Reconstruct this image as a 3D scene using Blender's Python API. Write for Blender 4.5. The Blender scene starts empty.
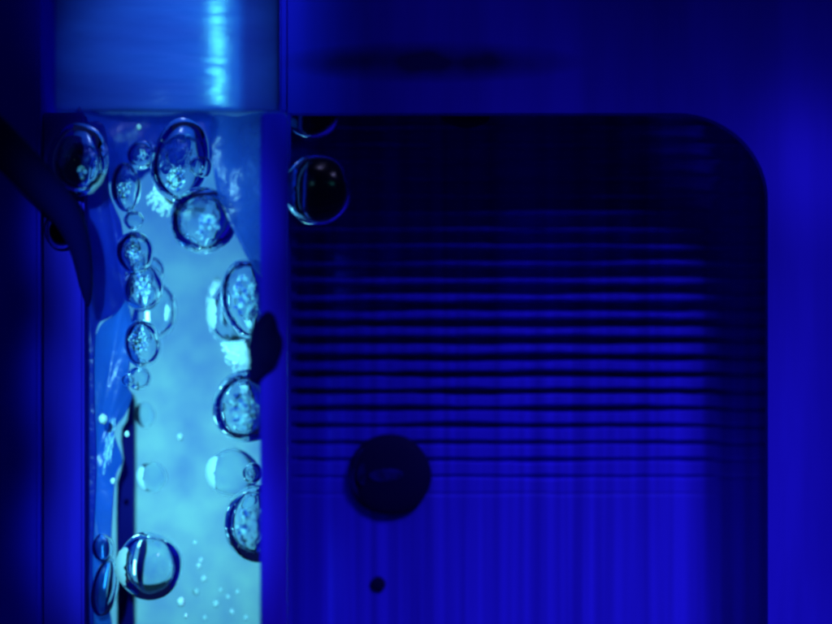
import bpy, bmesh, math, random
from mathutils import Vector, noise
random.seed(7)
sc = bpy.context.scene
C = sc.collection

# ------------------------------------------------------------------ camera
D = 30.0                       # camera distance to the plane y = 0; 1 unit = 100 px of the photograph there
cam = bpy.data.cameras.new('camera')
cam.sensor_width = 36.0
cam.lens = 36.0 * D / 8.32
cam.clip_end = 200
cam.dof.use_dof = True
cam.dof.focus_distance = D + 0.12
cam.dof.aperture_fstop = 0.075
co = bpy.data.objects.new('camera', cam); C.objects.link(co)
co.location = (0, -D, 0); co.rotation_euler = (math.radians(90), 0, 0)
sc.camera = co

# ------------------------------------------------------------------ world and lamps
w = bpy.data.worlds.new('World'); sc.world = w; w.use_nodes = True
w.node_tree.nodes['Background'].inputs[0].default_value = (0.05, 0.1, 1, 1)
w.node_tree.nodes['Background'].inputs[1].default_value = 0.048
sc.view_settings.view_transform = 'Standard'; sc.view_settings.look = 'None'
sc.view_settings.exposure = 0.0; sc.view_settings.gamma = 1.0
sc.cycles.caustics_reflective = False; sc.cycles.caustics_refractive = False
sc.cycles.filter_width = 3.0
sc.cycles.sample_clamp_indirect = 6.0
sc.cycles.max_bounces = 14; sc.cycles.transmission_bounces = 12; sc.cycles.transparent_max_bounces = 16

def P(px, py, y=0.0):
    s = (D + y) / D
    return Vector(((px - 416) / 100 * s, y, (312 - py) / 100 * s))
def K(r, y=0.0): return r / 100 * (D + y) / D

def lamp(name, kind, loc, target, energy, color, **kw):
    l = bpy.data.lights.new(name, kind); l.energy = energy; l.color = color
    for k, v in kw.items(): setattr(l, k, v)
    o = bpy.data.objects.new(name, l); C.objects.link(o); o.location = loc
    o.rotation_euler = (Vector(target) - Vector(loc)).to_track_quat('-Z', 'Y').to_euler()
    return o
BLUE = (0.40, 0.40, 1.0); CYAN = (0.10, 0.80, 1.0)
# lamps behind the frosted pane
lamp('pane_lamp', 'AREA', P(185, 480, 4.2), P(185, 480, 1.2), 112, (0.14, 0.67, 0.86), shape='RECTANGLE', size=1.5, size_y=3.2)
lamp('pane_lamp_upper', 'AREA', P(180, 160, 3.6), P(180, 190, 1.2), 30, (0.02, 0.20, 1.0), shape='RECTANGLE', size=1.5, size_y=2.6)
# key from the upper right, throws the pocket's shadow on the finned plate
lamp('key_lamp', 'SPOT', P(2050, -1650, -12), P(530, 800, 0.8), 20000, BLUE, spot_size=math.radians(26), spot_blend=1.0, shadow_soft_size=2.4)
# unseen narrow cyan spots added to brighten the pale bits of the channel
for k, (ty, e) in enumerate([(235, 16000), (390, 16000), (545, 17000)]):
    lamp('channel_fill_light', 'SPOT', P(-560, -600, -16), P(168, ty, 0), e, (0.20, 0.80, 1.0), spot_size=math.radians(9.2), spot_blend=0.7, shadow_soft_size=0.4)
lamp('tube_fill_light', 'SPOT', (-0.6, -14, 13.0), P(175, 40, 0.8), 10500, (0.30, 0.50, 1.0), spot_size=math.radians(9), spot_blend=0.9, shadow_soft_size=0.5)  # unseen spot added to brighten the tube body
# unseen spots added as fill for housing top, lower right and right shoulder
lamp('top_fill_light', 'SPOT', P(420, -1500, -7), P(470, 70, 0), 1500, BLUE, spot_size=math.radians(15), spot_blend=1.0, shadow_soft_size=0.5)
lamp('low_fill_light', 'SPOT', P(760, 1500, -9), P(745, 590, 0.9), 850, BLUE, spot_size=math.radians(22), spot_blend=1.0, shadow_soft_size=1.0)
lamp('side_fill_light', 'SPOT', P(1180, 420, -6), P(805, 165, 0), 620, BLUE, spot_size=math.radians(13), spot_blend=1.0, shadow_soft_size=0.4)
# unseen strip lamp added to draw the streak on the tube
lamp('streak_light', 'AREA', (1.60, -6, 3.3), P(216, 50, 0.8), 3.6, (0.10, 0.9, 1.0), shape='RECTANGLE', size=0.8, size_y=2.0, spread=math.radians(16))
# unseen side lights added for bubble crescents, standing in for channel spill
def added_edge_light(name, px, py, y, h, e, col, wdt=0.08):
    o = lamp(name, 'AREA', P(px, py, y), P(px + 100, py, y - 0.25), e, col, shape='RECTANGLE', size=wdt, size_y=h)
    d = Vector((1, -0.45, 0)).normalized(); z = Vector((0, 0, 1)); x = d.cross(z)
    from mathutils import Matrix
    o.rotation_euler = Matrix((x, z, -d)).transposed().to_euler()
    return o
added_edge_light('added_edge_light', 290, 330, 0.62, 4.0, 0.7, (0.03, 0.16, 1.0), 0.05)
added_edge_light('added_edge_light', 287, 165, -0.35, 1.2, 1.2, (0.04, 0.22, 1.0), 0.05)
added_edge_light('added_edge_light', 103, 470, 1.05, 0.55, 2.2, (0.2, 0.9, 1.0))
added_edge_light('added_edge_light', 103, 565, 0.95, 0.5, 2.2, (0.2, 0.9, 1.0))
added_edge_light('added_edge_light', 140, 312, 1.05, 0.5, 2.2, (0.2, 0.9, 1.0))

# ------------------------------------------------------------------ helpers
def nodes(name):
    m = bpy.data.materials.new(name); m.use_nodes = True
    return m, m.node_tree.nodes, m.node_tree.links

def plastic(name, col, col2=None, scale=(1, 1, 1), nscale=1.0, rough=0.5, bump=0.0, bscale=8.0, spec=0.4, lo=0.35, hi=0.65, trans=0.0):
    m, n, l = nodes(name); b = n['Principled BSDF']
    b.inputs['Base Color'].default_value = (*col, 1)
    b.inputs['Roughness'].default_value = rough
    b.inputs['Specular IOR Level'].default_value = spec
    tc = n.new('ShaderNodeTexCoord'); mp = n.new('ShaderNodeMapping'); mp.inputs['Scale'].default_value = scale
    l.new(tc.outputs['Object'], mp.inputs['Vector'])
    if col2:
        t = n.new('ShaderNodeTexNoise'); t.inputs['Scale'].default_value = nscale; t.inputs['Detail'].default_value = 6
        r = n.new('ShaderNodeValToRGB')
        r.color_ramp.elements[0].position = lo; r.color_ramp.elements[1].position = hi
        r.color_ramp.elements[0].color = (*col, 1); r.color_ramp.elements[1].color = (*col2, 1)
        l.new(mp.outputs[0], t.inputs['Vector']); l.new(t.outputs['Fac'], r.inputs[0]); l.new(r.outputs[0], b.inputs['Base Color'])
    if bump:
        t2 = n.new('ShaderNodeTexNoise'); t2.inputs['Scale'].default_value = bscale; t2.inputs['Detail'].default_value = 5
        bp = n.new('ShaderNodeBump'); bp.inputs['Strength'].default_value = bump; bp.inputs['Distance'].default_value = 0.05
        l.new(mp.outputs[0], t2.inputs['Vector']); l.new(t2.outputs['Fac'], bp.inputs['Height']); l.new(bp.outputs[0], b.inputs['Normal'])
    return m

def film(name, tint, body, mix, bump=0.4, bscale=3.0, rough=0.25):
    """clear gel sheet: part see-through and tinted, part milky"""
    m, n, l = nodes(name); n.remove(n['Principled BSDF']); out = n['Material Output']
    tr = n.new('ShaderNodeBsdfTransparent'); tr.inputs[0].default_value = (*tint, 1)
    df = n.new('ShaderNodeBsdfTranslucent'); df.inputs[0].default_value = (*body, 1)
    d2 = n.new('ShaderNodeBsdfDiffuse'); d2.inputs[0].default_value = (*body, 1)
    gl = n.new('ShaderNodeBsdfGlossy'); gl.inputs['Roughness'].default_value = rough
    m0 = n.new('ShaderNodeMixShader'); m1 = n.new('ShaderNodeMixShader'); m2 = n.new('ShaderNodeMixShader')
    m0.inputs[0].default_value = 0.5
    l.new(df.outputs[0], m0.inputs[1]); l.new(d2.outputs[0], m0.inputs[2])
    t = n.new('ShaderNodeTexNoise'); t.inputs['Scale'].default_value = bscale; t.inputs['Detail'].default_value = 5
    tc = n.new('ShaderNodeTexCoord'); l.new(tc.outputs['Object'], t.inputs['Vector'])
    mr = n.new('ShaderNodeMapRange'); mr.inputs[1].default_value = 0.3; mr.inputs[2].default_value = 0.7
    mr.inputs[3].default_value = mix[0]; mr.inputs[4].default_value = mix[1]
    l.new(t.outputs['Fac'], mr.inputs[0]); l.new(mr.outputs[0], m1.inputs[0])
    l.new(tr.outputs[0], m1.inputs[1]); l.new(m0.outputs[0], m1.inputs[2])
    bp = n.new('ShaderNodeBump'); bp.inputs['Strength'].default_value = bump; bp.inputs['Distance'].default_value = 0.1
    l.new(t.outputs['Fac'], bp.inputs['Height']); l.new(bp.outputs[0], gl.inputs['Normal'])
    m2.inputs[0].default_value = 0.02
    l.new(m1.outputs[0], m2.inputs[1]); l.new(gl.outputs[0], m2.inputs[2]); l.new(m2.outputs[0], out.inputs[0])
    return m

def dark_bubble(name, ior):
    m, n, l = nodes(name); b = n['Principled BSDF']
    b.inputs['Base Color'].default_value = (0.02, 0.02, 0.10, 1) if ior < 1 else (0.08, 0.08, 0.4, 1); b.inputs['Roughness'].default_value = 0.42 if ior > 1 else 0.2; b.inputs['Specular IOR Level'].default_value = 0.02 if ior > 1 else 0.25
    b.inputs['Transmission Weight'].default_value = 1.0; b.inputs['IOR'].default_value = ior
    return m
def bubble_mat(name, ior, tint, bump, bscale=5.0, mask=0.6):
    """clear ball; the crumpled middle (within mask of the radius, object space) is bumpy"""
    m, n, l = nodes(name); n.remove(n['Principled BSDF']); out = n['Material Output']
    g = n.new('ShaderNodeBsdfGlass'); g.inputs['IOR'].default_value = ior; g.inputs['Roughness'].default_value = 0.0
    g.inputs['Color'].default_value = (*tint, 1)
    if bump:
        tc = n.new('ShaderNodeTexCoord'); t = n.new('ShaderNodeTexNoise')
        t.inputs['Scale'].default_value = bscale; t.inputs['Detail'].default_value = 3; t.inputs['Distortion'].default_value = 0.6
        oi = n.new('ShaderNodeObjectInfo'); ad = n.new('ShaderNodeVectorMath'); ad.operation = 'ADD'
        l.new(tc.outputs['Object'], ad.inputs[0]); l.new(oi.outputs['Location'], ad.inputs[1]); l.new(ad.outputs[0], t.inputs['Vector'])
        mu = n.new('ShaderNodeVectorMath'); mu.operation = 'MULTIPLY'; mu.inputs[1].default_value = (1, 0, 1)
        ln = n.new('ShaderNodeVectorMath'); ln.operation = 'LENGTH'
        l.new(tc.outputs['Object'], mu.inputs[0]); l.new(mu.outputs[0], ln.inputs[0])
        mr = n.new('ShaderNodeMapRange'); mr.inputs[1].default_value = mask; mr.inputs[2].default_value = mask - 0.2
        mr.inputs[3].default_value = 0; mr.inputs[4].default_value = bump
        l.new(ln.outputs['Value'], mr.inputs[0])
        bp = n.new('ShaderNodeBump'); bp.inputs['Distance'].default_value = 0.06
        l.new(mr.outputs[0], bp.inputs['Strength']); l.new(t.outputs['Fac'], bp.inputs['Height']); l.new(bp.outputs[0], g.inputs['Normal'])
    l.new(g.outputs[0], out.inputs[0])
    return m

def obj(name, bm, mat, parent=None, smooth=True, loc=None):
    me = bpy.data.meshes.new(name); bmesh.ops.recalc_face_normals(bm, faces=bm.faces); bm.to_mesh(me); bm.free()
    if smooth: me.polygons.foreach_set('use_smooth', [True] * len(me.polygons))
    me.materials.append(mat)
    o = bpy.data.objects.new(name, me); C.objects.link(o)
    if parent: o.parent = parent
    if loc is not None: o.location = loc
    return o
def tag(o, label=None, cat=None, group=None, kind=None):
    if label: o['label'] = label
    if cat: o['category'] = cat
    if group: o['group'] = group
    if kind: o['kind'] = kind
    return o
def empty(name, loc, label, cat, group=None):
    o = bpy.data.objects.new(name, None); C.objects.link(o); o.location = loc
    return tag(o, label, cat, group)

def box_bm(x0, x1, y0, y1, z0, z1, bev=0.0):
    bm = bmesh.new(); r = bmesh.ops.create_cube(bm, size=1.0)
    for v in bm.verts:
        v.co = Vector(((x0 + x1) / 2 + v.co.x * (x1 - x0), (y0 + y1) / 2 + v.co.y * (y1 - y0), (z0 + z1) / 2 + v.co.z * (z1 - z0)))
    if bev: bmesh.ops.bevel(bm, geom=bm.edges[:], offset=bev, segments=3, affect='EDGES')
    return bm
def pbox(px0, px1, py0, py1, yf, depth, bev=0.0):
    a = P(px0, py0, yf); b = P(px1, py1, yf)
    return box_bm(a.x, b.x, yf, yf + depth, b.z, a.z, bev)

def smooth_poly(pts, n=5):
    """closed Catmull-Rom through the outline points"""
    out = []; N = len(pts)
    for i in range(N):
        p0, p1, p2, p3 = [Vector(pts[(i + k - 1) % N]) for k in range(4)]
        for j in range(n):
            t = j / n
            out.append(0.5 * ((2 * p1) + (-p0 + p2) * t + (2 * p0 - 5 * p1 + 4 * p2 - p3) * t * t + (-p0 + 3 * p1 - 3 * p2 + p3) * t ** 3))
    return out
def sheet_bm(pts, yf, thick, bev=0.02, n=5):
    bm = bmesh.new()
    vs = [bm.verts.new(P(p[0], p[1], yf)) for p in (smooth_poly(pts, n) if n > 1 else [Vector(p) for p in pts])]
    f = bm.faces.new(vs)
    r = bmesh.ops.extrude_face_region(bm, geom=[f])
    for v in [g for g in r['geom'] if isinstance(g, bmesh.types.BMVert)]: v.co.y += thick
    if bev:
        front = [e for e in bm.edges if all(abs(v.co.y - yf) < 1e-5 for v in e.verts)]
        bmesh.ops.bevel(bm, geom=front, offset=bev, segments=3, affect='EDGES', clamp_overlap=True)
    return bm
def tube_bm(path, radii, seg=20, sub=6):
    pts = []; rs = []
    N = len(path)
    for i in range(N - 1):
        p0, p1, p2, p3 = path[max(i - 1, 0)], path[i], path[i + 1], path[min(i + 2, N - 1)]
        for j in range(sub):
            t = j / sub
            pts.append(0.5 * ((2 * p1) + (-p0 + p2) * t + (2 * p0 - 5 * p1 + 4 * p2 - p3) * t * t + (-p0 + 3 * p1 - 3 * p2 + p3) * t ** 3))
            rs.append(radii[i] * (1 - t) + radii[i + 1] * t)
    pts.append(path[-1]); rs.append(radii[-1])
    bm = bmesh.new(); rings = []
    for i, p in enumerate(pts):
        d = (pts[min(i + 1, len(pts) - 1)] - pts[max(i - 1, 0)]).normalized()
        u = d.cross(Vector((0, 1, 0))).normalized(); v = d.cross(u)
        rings.append([bm.verts.new(p + rs[i] * (u * math.cos(2 * math.pi * k / seg) + v * math.sin(2 * math.pi * k / seg))) for k in range(seg)])
    for a, b in zip(rings, rings[1:]):
        for k in range(seg): bm.faces.new((a[k], a[(k + 1) % seg], b[(k + 1) % seg], b[k]))
    bm.faces.new(rings[0]); bm.faces.new(rings[-1])
    return bm

# ------------------------------------------------------------------ materials
M_back = plastic('backdrop_black', (0.002, 0.002, 0.05), rough=0.9, spec=0)
M_post = plastic('post_black', (0.016, 0.008, 0.60), (0.020, 0.010, 0.80), nscale=0.7, rough=0.8, spec=0.0)
M_house = plastic('housing_blue', (0.016, 0.008, 0.50), (0.022, 0.012, 0.66), scale=(1, 1, 0.12), nscale=2.2, rough=0.6, spec=0.01)
def dark_streak(m, x, z, sx, sz, col):
    """a soft darker streak on the surface, world-sized"""
    n, l = m.node_tree.nodes, m.node_tree.links; b = n['Principled BSDF']; src = b.inputs['Base Color'].links[0].from_socket
    g = n.new('ShaderNodeNewGeometry'); mp = n.new('ShaderNodeMapping'); mp.vector_type = 'TEXTURE'
    mp.inputs['Location'].default_value = (x, 0, z); mp.inputs['Scale'].default_value = (sx, 40, sz)
    gr = n.new('ShaderNodeTexGradient'); gr.gradient_type = 'SPHERICAL'; t = n.new('ShaderNodeTexNoise'); t.inputs['Scale'].default_value = 1.7
    mu = n.new('ShaderNodeMath'); mu.operation = 'MULTIPLY'; mx = n.new('ShaderNodeMix'); mx.data_type = 'RGBA'
    m3 = n.new('ShaderNodeMath'); m3.operation = 'MULTIPLY'; m3.inputs[1].default_value = 3.0; m3.use_clamp = True
    l.new(g.outputs['Position'], mp.inputs[0]); l.new(mp.outputs[0], gr.inputs[0]); l.new(g.outputs['Position'], t.inputs[0])
    l.new(gr.outputs['Fac'], mu.inputs[0]); l.new(t.outputs['Fac'], mu.inputs[1]); l.new(mu.outputs[0], m3.inputs[0])
    l.new(m3.outputs[0], mx.inputs[0]); l.new(src, mx.inputs[6]); mx.inputs[7].default_value = (*col, 1); l.new(mx.outputs[2], b.inputs['Base Color'])
dark_streak(M_house, 0.15, 2.5, 1.6, 0.22, (0.006, 0.003, 0.12))
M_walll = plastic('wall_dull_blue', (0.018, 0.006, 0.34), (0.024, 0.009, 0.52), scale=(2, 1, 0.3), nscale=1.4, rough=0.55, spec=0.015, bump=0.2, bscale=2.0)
M_fin = plastic('finned_metal_blue', (0.014, 0.007, 0.50), (0.024, 0.014, 0.80), scale=(7, 1, 0.10), nscale=1.3, rough=0.5, spec=0.05, bump=0.1)
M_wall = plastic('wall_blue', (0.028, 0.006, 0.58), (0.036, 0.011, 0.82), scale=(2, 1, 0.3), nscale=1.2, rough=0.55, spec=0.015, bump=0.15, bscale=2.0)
M_tube = plastic('tube_blue', (0.03, 0.10, 0.55), (0.04, 0.16, 0.70), scale=(0.4, 1, 2.2), nscale=1.0, rough=0.22, spec=0.6, bump=0.42, bscale=2.2)
M_cable = plastic('cable_black', (0.001, 0.001, 0.06), rough=0.6, spec=0.02)
M_blade = plastic('blade_dark', (0.002, 0.0005, 0.09), rough=0.5, spec=0.03)
M_drop_glint = plastic('droplet_glint_pale', (0.7, 0.95, 0.98), rough=0.2, spec=0.6)
M_speck = plastic('speck_pale', (0.02, 0.10, 0.60), (0.50, 0.90, 0.98), nscale=6.0, rough=0.3, spec=0.6, lo=0.42, hi=0.58)
M_bub = bubble_mat('bubble_clear', 0.75, (0.88, 0.95, 1.0), 0.0)
M_bubr = bubble_mat('bubble_crumpled', 0.75, (0.88, 0.95, 1.0), 0.8, 3.4, 0.62)
M_bubg = bubble_mat('bubble_faint', 0.88, (0.92, 0.97, 1.0), 0.0)
M_air = bubble_mat('bubble_airy', 0.75, (0.88, 0.95, 1.0), 0.0)
M_glint_blue = plastic('glint_blue', (0.02, 0.05, 0.25), (0.03, 0.14, 0.8), nscale=3.0, rough=0.5, spec=0.05)
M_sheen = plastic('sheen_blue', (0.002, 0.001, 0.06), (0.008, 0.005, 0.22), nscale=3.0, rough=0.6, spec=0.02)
M_bubd = dark_bubble('bubble_dark', 0.75); M_bubk = dark_bubble('bubble_black', 1.4)
M_dark = plastic('oil_dark', (0.002, 0.0008, 0.05), rough=0.6, spec=0.02)
M_filmA = film('film_deep', (0.15, 0.2, 0.62), (0.02, 0.05, 0.75), (0.45, 0.75))
M_filmB = film('film_pale', (0.25, 0.5, 0.85), (0.04, 0.22, 0.9), (0.35, 0.7), bscale=2.0)
M_filmR = film('film_mottled', (0.5, 0.62, 0.9), (0.05, 0.2, 0.9), (0.2, 0.6), bscale=4.5)

def pane_material():
    m, n, l = nodes('frosted_pane'); n.remove(n['Principled BSDF']); out = n['Material Output']
    t = n.new('ShaderNodeTexNoise'); t.inputs['Scale'].default_value = 1.6; t.inputs['Detail'].default_value = 7; t.inputs['Roughness'].default_value = 0.6
    tc = n.new('ShaderNodeTexCoord'); l.new(tc.outputs['Object'], t.inputs['Vector'])
    r = n.new('ShaderNodeValToRGB')
    r.color_ramp.elements[0].position = 0.36; r.color_ramp.elements[1].position = 0.64
    r.color_ramp.elements[0].color = (0.66, 0.72, 0.90, 1); r.color_ramp.elements[1].color = (0.9, 0.97, 0.95, 1)
    l.new(t.outputs['Fac'], r.inputs[0])
    b = n.new('ShaderNodeBsdfTranslucent'); l.new(r.outputs[0], b.inputs[0]); l.new(b.outputs[0], out.inputs[0])
    return m
M_pane = pane_material()

# ------------------------------------------------------------------ setting
tag(obj('backdrop', box_bm(-14, 14, 8, 8.2, -10, 10), M_back, smooth=False), kind='structure')

# ------------------------------------------------------------------ housing with pocket and finned plate
hs = empty('housing', P(560, 640, 0), 'deep blue housing whose round cornered pocket holds dark horizontal fins', 'housing')
def housing_frame():
    """front sheet with the rounded pocket cut out; pocket walls run back"""
    px0, px1, pt, R = 289, 768, 113, 92
    path = [(px0, 700), (px0, pt)]
    for k in range(0, 25):
        a = math.radians(90 - 90 * k / 24)
        path.append((px1 - R + R * math.cos(a), pt + R * 0.95 - R * 0.95 * math.sin(a)))
    path.append((px1, 700))
    bm = bmesh.new()
    inner = [bm.verts.new(P(p[0], p[1], 0)) for p in path]
    lip = [bm.verts.new(P(p[0], p[1], 0) + Vector((0, 0.05, 0)) + (P(530, 420, 0) - P(p[0], p[1], 0)).normalized() * 0.03) for p in path]
    deep = [bm.verts.new(v.co + Vector((0, 1.2, 0)) - (P(530, 420, 0) - v.co).normalized() * 0.3) for v in lip]
    # outer outline matched point for point
    outer = []
    for i, p in enumerate(path):
        if i == 0: q = (px0 - 1, 700)
        elif i == 1: q = (px0 - 1, -60)
        elif i == len(path) - 1: q = (960, 700)
        else:
            k = (i - 2) / 24
            q = (px0 + 200 + (960 - px0 - 200) * min(1, k * 2), -60 if k <= 0.5 else -60 + (k - 0.5) * 2 * 300)
        outer.append(bm.verts.new(P(q[0], q[1], 0)))
    for i in range(len(path) - 1):
        bm.faces.new((inner[i], inner[i + 1], outer[i + 1], outer[i]))
        bm.faces.new((inner[i], lip[i], lip[i + 1], inner[i + 1]))
        bm.faces.new((lip[i], deep[i], deep[i + 1], lip[i + 1]))
    return bm
fr = obj('frame', housing_frame(), M_house, smooth=False)
fr.parent = hs; fr.matrix_parent_inverse = hs.matrix_world.inverted()

def parent_keep(o, p):
    o.parent = p; o.location = Vector(o.location) - Vector(p.location); return o
fr.matrix_parent_inverse.identity(); fr.location = -Vector(hs.location)

def fin_plate():
    yp = 0.95
    cols = 120; rows = 1100
    x0, x1, y0, y1 = 286, 806, 90, 660
    centres = [306.2 + 17.07 * k for k in range(-11, 12)]
    bm = bmesh.new(); grid = []
    for j in range(rows + 1):
        py = y0 + (y1 - y0) * j / rows
        row = []
        k = min(range(len(centres)), key=lambda q: abs(centres[q] - py))
        c = centres[k]
        hw = 7.0 - 2.3 * max(0, min(1, (c - 205) / 100)) - 3.6 * max(0, min(1, (c - 306) / 170)) - 0.6 * max(0, min(1, (c - 476) / 60)) - 0.6 * (c > 300)
        dep = 0.32 if c < 380 else 0.32 * max(0.04, 1 - (c - 380) / 118)
        for i in range(cols + 1):
            px = x0 + (x1 - x0) * i / cols
            wob = noise.noise(Vector((px * 0.010, c * 0.31, 0))) * 1.0 + noise.noise(Vector((px * 0.06, c * 0.7, 4))) * 0.7
            hh = max(0.5, hw + noise.noise(Vector((px * 0.012, c * 0.9, 9))) * 2.0)
            d = abs(py - c - wob)
            t = max(0.0, min(1.0, (hh + 2.2 - d) / 4.4)); t = t * t * (3 - 2 * t)
            if px < 296: t *= 0.3
            if px > 690: t *= max(0.25, 1 - (px - 680) / 75)
            co_ = P(px, py, yp); co_.y += dep * t + 0.01 * noise.noise(Vector((px * 0.05, py * 0.004, 1)))
            row.append(bm.verts.new(co_))
        grid.append(row)
    for j in range(rows):
        for i in range(cols): bm.faces.new((grid[j][i], grid[j + 1][i], grid[j + 1][i + 1], grid[j][i + 1]))
    return bm
parent_keep(obj('edge_strip', pbox(279.5, 288.3, -80, 112, 0.03, 0.4, 0.02), M_house, hs, smooth=False), hs)
parent_keep(obj('finned_plate', fin_plate(), M_fin, hs), hs)

# ------------------------------------------------------------------ channel walls, post, pane, tube
tag(obj('frame_post', pbox(-300, 40, -80, 700, -0.1, 1.6, 0.04), M_post, smooth=False), 'nearly black upright post along the far left side', 'post')
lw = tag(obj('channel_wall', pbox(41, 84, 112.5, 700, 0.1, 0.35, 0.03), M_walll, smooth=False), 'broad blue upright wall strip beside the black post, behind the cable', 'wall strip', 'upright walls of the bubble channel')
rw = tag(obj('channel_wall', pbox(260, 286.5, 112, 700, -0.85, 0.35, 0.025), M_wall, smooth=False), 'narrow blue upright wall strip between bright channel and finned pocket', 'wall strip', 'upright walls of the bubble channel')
tag(obj('frosted_pane', pbox(76, 266, 113, 636, 1.25, 0.02), M_pane, smooth=False), 'bright cyan backlit frosted pane behind the bubbles', 'pane')

def collar():
    bm = bmesh.new(); R = 1.275; cx = P(163.5, 0, 0.75).x; y = 1.5
    prof = []
    zt, zb = P(0, -90, 0.8).z, P(0, 111, 0.8).z
    seg = 96
    zs = [(zt, 1.0), (zt - 0.05, 1.0), (zb + 0.12, 1.0), (zb + 0.07, 1.0), (zb + 0.04, 1.0), (zb + 0.01, 0.99), (zb, 0.96)]
    rings = []
    for z, s in zs:
        rings.append([bm.verts.new((cx + R * s * math.cos(2 * math.pi * k / seg), y + 0.75 * s * math.sin(2 * math.pi * k / seg), z)) for k in range(seg)])
    for a, b in zip(rings, rings[1:]):
        for k in range(seg): bm.faces.new((a[k], b[k], b[(k + 1) % seg], a[(k + 1) % seg]))
    bm.faces.new(rings[0]); bm.faces.new(rings[-1])
    return bm
tag(obj('plastic_tube', collar(), M_tube), 'wide glossy blue tube end above the channel with a bright upright streak', 'tube')

# ------------------------------------------------------------------ cable, blade, films
tag(obj('cable', tube_bm([P(-300, -170, -0.9), P(-60, 82, -0.85), P(0, 143, -0.8), P(38, 182, -0.65), P(66, 214, -0.5), P(80, 248, -0.35), P(86, 285, -0.2), P(88, 306, -0.1)],
                         [K(20), K(20), K(20), K(18), K(15), K(11), K(7), K(1.5)]), M_cable), 'black cable bending down across the left wall strip', 'cable')
blade = [(131, 394), (134, 402), (134, 470), (133.5, 560), (134, 700), (117, 700), (117, 600), (116.5, 520), (117, 482), (121, 470), (123, 458), (121, 440), (122, 428), (127, 420), (129, 405)]
tag(obj('metal_blade', sheet_bm(blade, 0.85, 0.25, 0, 1), M_blade, smooth=False), 'dark narrow upright blade with a ragged left edge inside the bright channel', 'blade')

filmA = [(74, 128), (88, 122), (102, 124), (107, 150), (108, 188), (113, 205), (121, 225), (124, 262), (126, 292), (120, 308), (108, 318), (98, 324), (94, 345), (94, 400), (96, 470), (92, 560), (92, 650), (74, 650), (70, 400)]
tag(obj('gel_film', sheet_bm(filmA, 0.40, 0.10, 0.03), M_filmA), 'deep blue gel film on the upper left side of the channel', 'film', 'gel films along the channel')
filmB = [(100, 326), (112, 316), (124, 300), (131, 322), (130, 350), (127, 385), (131, 396), (124, 415), (113, 432), (121, 460), (114, 480), (110, 540), (108, 600), (110, 640), (84, 640), (83, 500), (90, 455), (91, 400), (90, 355)]
tag(obj('gel_film', sheet_bm(filmB, 0.45, 0.14, 0.05), M_filmB), 'paler wavy gel film left of the ragged dark blade', 'film', 'gel films along the channel')
filmR = [(212, 116), (236, 116), (272, 116), (274, 180), (272, 250), (262, 275), (250, 262), (240, 244), (226, 215), (216, 188), (212, 150)]
tag(obj('gel_film', sheet_bm(filmR, -0.40, 0.06, 0.02), M_filmR), 'mottled mid blue gel film at the top right of the channel', 'film', 'gel films along the channel')
filmT = [(72, 114), (110, 114), (160, 115), (214, 115), (214, 150), (205, 172), (190, 176), (172, 178), (150, 172), (138, 182), (122, 186), (100, 180), (74, 170)]
tag(obj('gel_film', sheet_bm(filmT, 0.95, 0.05, 0.02), film('film_top', (0.12, 0.28, 0.7), (0.03, 0.12, 0.8), (0.2, 0.55), bscale=2.5)), 'blue gel film under the tube behind the topmost bubbles', 'film', 'gel films along the channel')

# ------------------------------------------------------------------ bubbles
def ball(seg=48, rings=32, amp=0.0, seed=0):
    bm = bmesh.new(); bmesh.ops.create_uvsphere(bm, u_segments=seg, v_segments=rings, radius=1.0)
    if amp:
        for v in bm.verts:
            v.co *= 1 + amp * noise.noise(v.co * 1.3 + Vector((seed, seed * 2.3, 0)))
    return bm
def crinkle_bm(spread, seed, fill=0.0):
    """one crinkled skin patch on the front of the unit ball, full of holes"""
    cx, cz, sx, sz = spread; N = 80; bm = bmesh.new(); V = {}
    off = Vector((seed * 0.173 % 31, seed * 0.311 % 17, 0))
    def vert(i, j):
        if (i, j) in V: return V[(i, j)]
        u = (i / N - 0.5) * 2; v = (j / N - 0.5) * 2
        x = cx + u * sx; z = cz + v * sz; q = min(0.85, x * x + z * z)
        y = -math.sqrt(1 - q)
        r = 1.02 + 0.06 * noise.noise(Vector((x * 9, z * 9, 3)) + off) + 0.05 * noise.noise(Vector((x * 21, z * 21, 8)) + off)
        x += 0.03 * noise.noise(Vector((x * 12, z * 12, 13)) + off)
        V[(i, j)] = bm.verts.new(Vector((x, y, z)) * r); return V[(i, j)]
    for i in range(N):
        for j in range(N):
            u = ((i + .5) / N - 0.5) * 2; v = ((j + .5) / N - 0.5) * 2
            x = cx + u * sx; z = cz + v * sz
            if x * x + z * z > 0.62: continue
            edge = 1 - (u * u + v * v)
            f = 0.8 * noise.noise(Vector((x * 7, z * 5, 0)) + off) + 0.8 * noise.noise(Vector((x * 19, z * 14, 5)) + off)
            if f + 0.55 * edge + fill > 0.32:
                bm.faces.new((vert(i, j), vert(i + 1, j), vert(i + 1, j + 1), vert(i, j + 1)))
    # keep the largest connected piece
    seen = set(); best = []
    for f in bm.faces:
        if f in seen: continue
        comp = [f]; seen.add(f)
        for g in comp:
            for e in g.edges:
                for h in e.link_faces:
                    if h not in seen: seen.add(h); comp.append(h)
        if len(comp) > len(best): best = comp
    bs = set(best)
    bmesh.ops.delete(bm, geom=[f for f in bm.faces if f not in bs], context='FACES')
    bmesh.ops.delete(bm, geom=[v for v in bm.verts if not v.link_faces], context='VERTS')
    return bm
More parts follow.
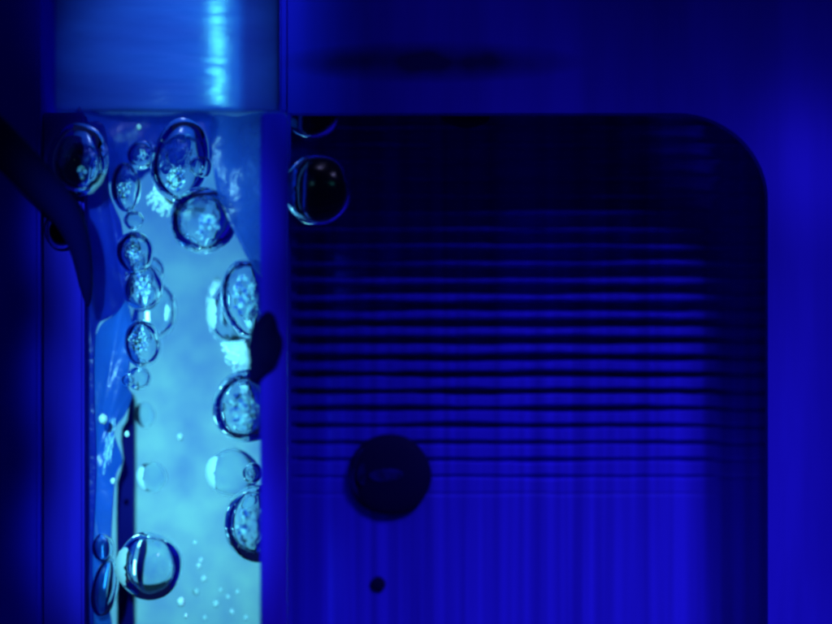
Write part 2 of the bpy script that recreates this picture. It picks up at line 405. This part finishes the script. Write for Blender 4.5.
def crescent_bm(a0, a1, r0, r1, seed=1):
    """thin curved skin painting a highlight on the front left of the unit ball, tapering to both ends"""
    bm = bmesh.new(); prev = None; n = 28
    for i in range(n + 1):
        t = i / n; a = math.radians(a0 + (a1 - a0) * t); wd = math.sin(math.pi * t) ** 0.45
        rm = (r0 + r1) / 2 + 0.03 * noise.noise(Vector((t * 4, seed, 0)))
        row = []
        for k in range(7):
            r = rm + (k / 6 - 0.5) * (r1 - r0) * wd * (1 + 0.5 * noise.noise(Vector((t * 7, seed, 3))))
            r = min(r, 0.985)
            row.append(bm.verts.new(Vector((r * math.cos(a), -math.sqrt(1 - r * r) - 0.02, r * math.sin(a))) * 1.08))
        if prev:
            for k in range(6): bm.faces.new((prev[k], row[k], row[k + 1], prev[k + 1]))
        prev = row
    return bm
G1 = 'bubbles in the bright channel'; G2 = 'bubbles over the dark finned plate'
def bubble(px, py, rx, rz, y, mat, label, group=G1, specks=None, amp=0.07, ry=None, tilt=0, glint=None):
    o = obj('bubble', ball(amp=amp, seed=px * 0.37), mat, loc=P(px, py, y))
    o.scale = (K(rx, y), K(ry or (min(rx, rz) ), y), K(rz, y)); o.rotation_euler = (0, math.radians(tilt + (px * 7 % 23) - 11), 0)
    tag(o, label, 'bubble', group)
    if glint: obj('painted_glint', crescent_bm(*glint), M_drop_glint, o)  # pale crescent painted as the bubble's rim highlight
    if specks:
        n, (a, b, c, d), size = specks
        obj('speckle_patch', crinkle_bm((a, b, c * 1.8, d * 1.9), int(px * 7 + py)), M_speck, o)  # crinkled patch, noise-speckled in pale and blue
    return o
B = [
 (78, 160, 30, 37, -0.15, M_bubr, 'dark rimmed bubble on the left wall strip, touched by the black cable', (22, (0.3, -0.25, 0.1, 0.22), 0.07)),
 (60, 230, 16, 19, 0.0, M_bubg, 'faint bubble arc on the left wall strip below the cable bend', None),
 (180, 160, 29, 42, 0.2, M_bubr, 'tall large bubble nearest the top of the bright channel', (26, (0.05, -0.5, 0.22, 0.18), 0.07)),
 (141, 155, 14, 15, 0.4, M_bubr, 'small bubble touching the left side of the topmost large bubble', (6, (0.2, 0, 0.2, 0.2), 0.1)),
 (202, 167, 9.5, 11, 0.1, M_bub, 'very small bubble on the lower right of the topmost large bubble', (4, (0.1, -0.3, 0.2, 0.2), 0.16)),
 (126, 187, 15, 25, 0.35, M_bubr, 'narrow upright bubble at the film edge left of the glittering gap', (20, (0, -0.1, 0.3, 0.3), 0.09)),
 (203, 220, 34, 34, -0.15, M_bubr, 'large round bubble with thick dark rim, full of cyan speckles', (50, (0.15, -0.15, 0.22, 0.3), 0.065)),
 (134, 220, 10.5, 10, 0.4, M_bub, 'tiny bubble sitting on top of the left column of bubbles', None),
 (135, 253, 19, 22, 0.3, M_bubr, 'dark rimmed bubble, uppermost full ring of the left column', (8, (0.1, 0.1, 0.3, 0.3), 0.08)),
 (143, 287, 20, 25, 0.45, M_bubr, 'crumpled glittering bubble in the middle of the left column', (22, (0.1, 0.1, 0.3, 0.3), 0.08)),
 (154, 312, 23, 31, 0.7, M_air, 'smooth bubble bulging right from the left column', None),
 (151, 272, 13, 16, 0.6, M_air, 'small bubble wedged behind the joint of the upper two left column bubbles', None),
 (142, 344, 19, 24, 0.35, M_bubr, 'crumpled bubble at the lower end of the left column', (16, (-0.1, 0.1, 0.3, 0.3), 0.08)),
 (139, 378, 12, 12, 0.5, M_bub, 'small clear bubble just below the left column', None),
 (128, 380, 6.5, 6.5, 0.3, M_bub, 'bead sized bubble left of the small one under the left column', None),
 (250, 298, 30, 40, -0.05, M_bubr, 'tall speckled bubble half hidden by the right wall strip above the dark oval', (50, (-0.1, 0.0, 0.25, 0.35), 0.065)),
 (235, 313, 27, 33, 0.7, M_air, 'pale bubble with a glaring left side behind the tall speckled one', None),
 (247, 406, 36, 36, -0.1, M_bubr, 'large dark ringed bubble below the dark oval, cut off by the wall strip', (50, (-0.05, 0, 0.25, 0.35), 0.06)),
 (233, 473, 26, 25, 0.6, M_bubg, 'faint see-through bubble with a white crescent, beside a tiny ring', None),
 (252, 473, 10, 10.5, 0.1, M_bubr, 'tiny ring shaped bubble against the right wall strip', (5, (0, 0.2, 0.2, 0.3), 0.12)),
 (255, 524, 31, 39, -0.1, M_bubr, 'lowest large bubble against the right wall strip, thick dark rim', (50, (-0.3, 0, 0.16, 0.35), 0.06)),
 (150, 566, 33.5, 34, 0.2, M_air, 'big clear round bubble in front of the dark blade', None),
 (145, 415, 10, 13, 0.9, M_bubg, 'very faint bubble beside the tip of the dark blade', None),
 (152, 477, 15, 16, 0.8, M_bubg, 'faint bubble with a white glint halfway down the dark blade', None),
 (103, 548, 11, 15, 0.35, M_bub, 'small slanted bubble in the film left of the big clear bubble', None),
 (105, 588, 13, 30, 0.35, M_bub, 'long drop shaped bubble at the lower end of the pale film', None),
]
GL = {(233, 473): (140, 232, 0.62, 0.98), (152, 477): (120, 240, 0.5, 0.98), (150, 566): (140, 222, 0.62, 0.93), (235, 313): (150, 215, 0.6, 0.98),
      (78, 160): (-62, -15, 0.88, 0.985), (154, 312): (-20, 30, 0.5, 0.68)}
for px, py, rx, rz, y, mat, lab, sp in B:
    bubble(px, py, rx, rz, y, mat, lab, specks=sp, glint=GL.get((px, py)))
for px, py, rx, rz, lab in [
 (318, 190, 34, 36, 'dark bubble with bright left crescents at the upper left of the fins'),
 (313, 112, 27, 27, 'dark bubble half hidden under the top left corner of the pocket'),
 (465, 116, 25, 12, 'flat dark bubble under the top edge of the pocket, far from the channel'),
 (390, 475, 41, 41, 'large nearly black round bubble alone on the lower fins'),
 (378, 584, 7.5, 7.5, 'tiny dark bubble below the large black one'),
]:
    bb = bubble(px, py, rx, rz, 0.35 if py < 120 else (-0.1 if py < 200 else (0.90 if py < 500 else 0.93)), M_bubd if px < 330 else M_dark, lab, G2, ry=rx * (0.6 if py < 200 else 0.22))
    if px < 330: obj('painted_sheen', crescent_bm(145, 222, 0.62, 0.94), M_glint_blue, bb)  # blue crescent painted as a highlight on the left rim
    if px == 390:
        obj('painted_sheen', crescent_bm(140, 222, 0.80, 0.90), M_sheen, bb)  # sheen on the black bubble painted as thin blue slivers and a band
        obj('painted_sheen', crescent_bm(160, 206, 0.56, 0.74, 5), M_sheen, bb)
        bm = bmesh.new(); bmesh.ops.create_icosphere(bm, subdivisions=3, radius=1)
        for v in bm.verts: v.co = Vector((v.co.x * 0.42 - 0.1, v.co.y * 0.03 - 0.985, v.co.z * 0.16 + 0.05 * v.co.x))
        obj('painted_sheen', bm, M_sheen, bb)
tag(obj('oil_blob', ball(amp=0.3, seed=3.3), M_dark, loc=P(264, 345, -0.88)), 'dark oval blob stuck on the right wall strip', 'blob').scale = (K(15.5), K(8), K(31))
bpy.data.objects['oil_blob'].rotation_euler = (0, math.radians(10), 0)

# bright droplets, most near the channel bottom; one paints glare by the blade tip
drops = [(139, 127, 2.6), (103, 419, 4.6), (127, 434, 2.5), (113, 481, 2.6), (196.5, 205, 4), (180, 437, 3.2), (181, 602, 4.2), (196, 592, 3), (204, 579, 3), (199, 566, 2.6), (201, 560, 2), (216, 604, 3), (228, 597, 2), (238, 592, 2.2), (221, 590, 1.8), (232, 612, 2.4), (246, 618, 2.2), (195, 543, 2), (186, 616, 2.2), (205, 618, 2.2)]
for px, py, r in drops:
    o = obj('droplet', ball(16, 12, 0.15, px), M_drop_glint, loc=P(px, py, 0.15 if px < 140 or py < 300 else (-0.2 if px < 190 and py > 500 else 0.8))); o.scale = (K(r), K(r), K(r * 1.25))
    tag(o, {139: 'tiny shining droplet just below the tube near the film', 103: 'painted glare spot in the film left of the blade tip', 127: 'small droplet at the notch beside the blade tip', 113: 'small droplet on the film beside the middle of the blade', 196.5: 'shining droplet touching the upper left of the large speckled bubble', 180: 'lone shining droplet in the open middle of the channel'}.get(px, 'tiny shining droplet low in the bright channel'), 'droplet', 'shining droplets' if py > 500 else None)

# glitter and glare between the bubbles, painted as crinkled pale sheets
def glare_patch(px, py, w_, h_, y, seed, label, tilt=0):
    bm = crinkle_bm((0, 0, 0.75, 0.75), seed, 0.25)
    for v in bm.verts: v.co.y = (v.co.y + 1) * 0.6
    o = obj('glare_patch', bm, M_drop_glint, loc=P(px, py, y)); o.scale = (K(w_, y), K(w_, y), K(h_, y)); o.rotation_euler = (0, math.radians(tilt), 0)
    tag(o, label, 'glare_patch', 'painted glitter between the bubbles')
    if px < 120: o.data.materials[0] = M_speck
glare_patch(168, 192, 26, 32, 0.55, 11, 'painted pale glare under the topmost large bubble', 30)
glare_patch(217, 308, 13, 40, 0.95, 23, 'painted pale glare left of the tall speckled bubble', 0)
glare_patch(238, 352, 22, 26, 0.6, 37, 'painted glitter just left of the dark oval blob', -30)
glare_patch(109, 445, 6, 40, 0.42, 51, 'thin bright painted streak left of the tip of the dark blade', 8)
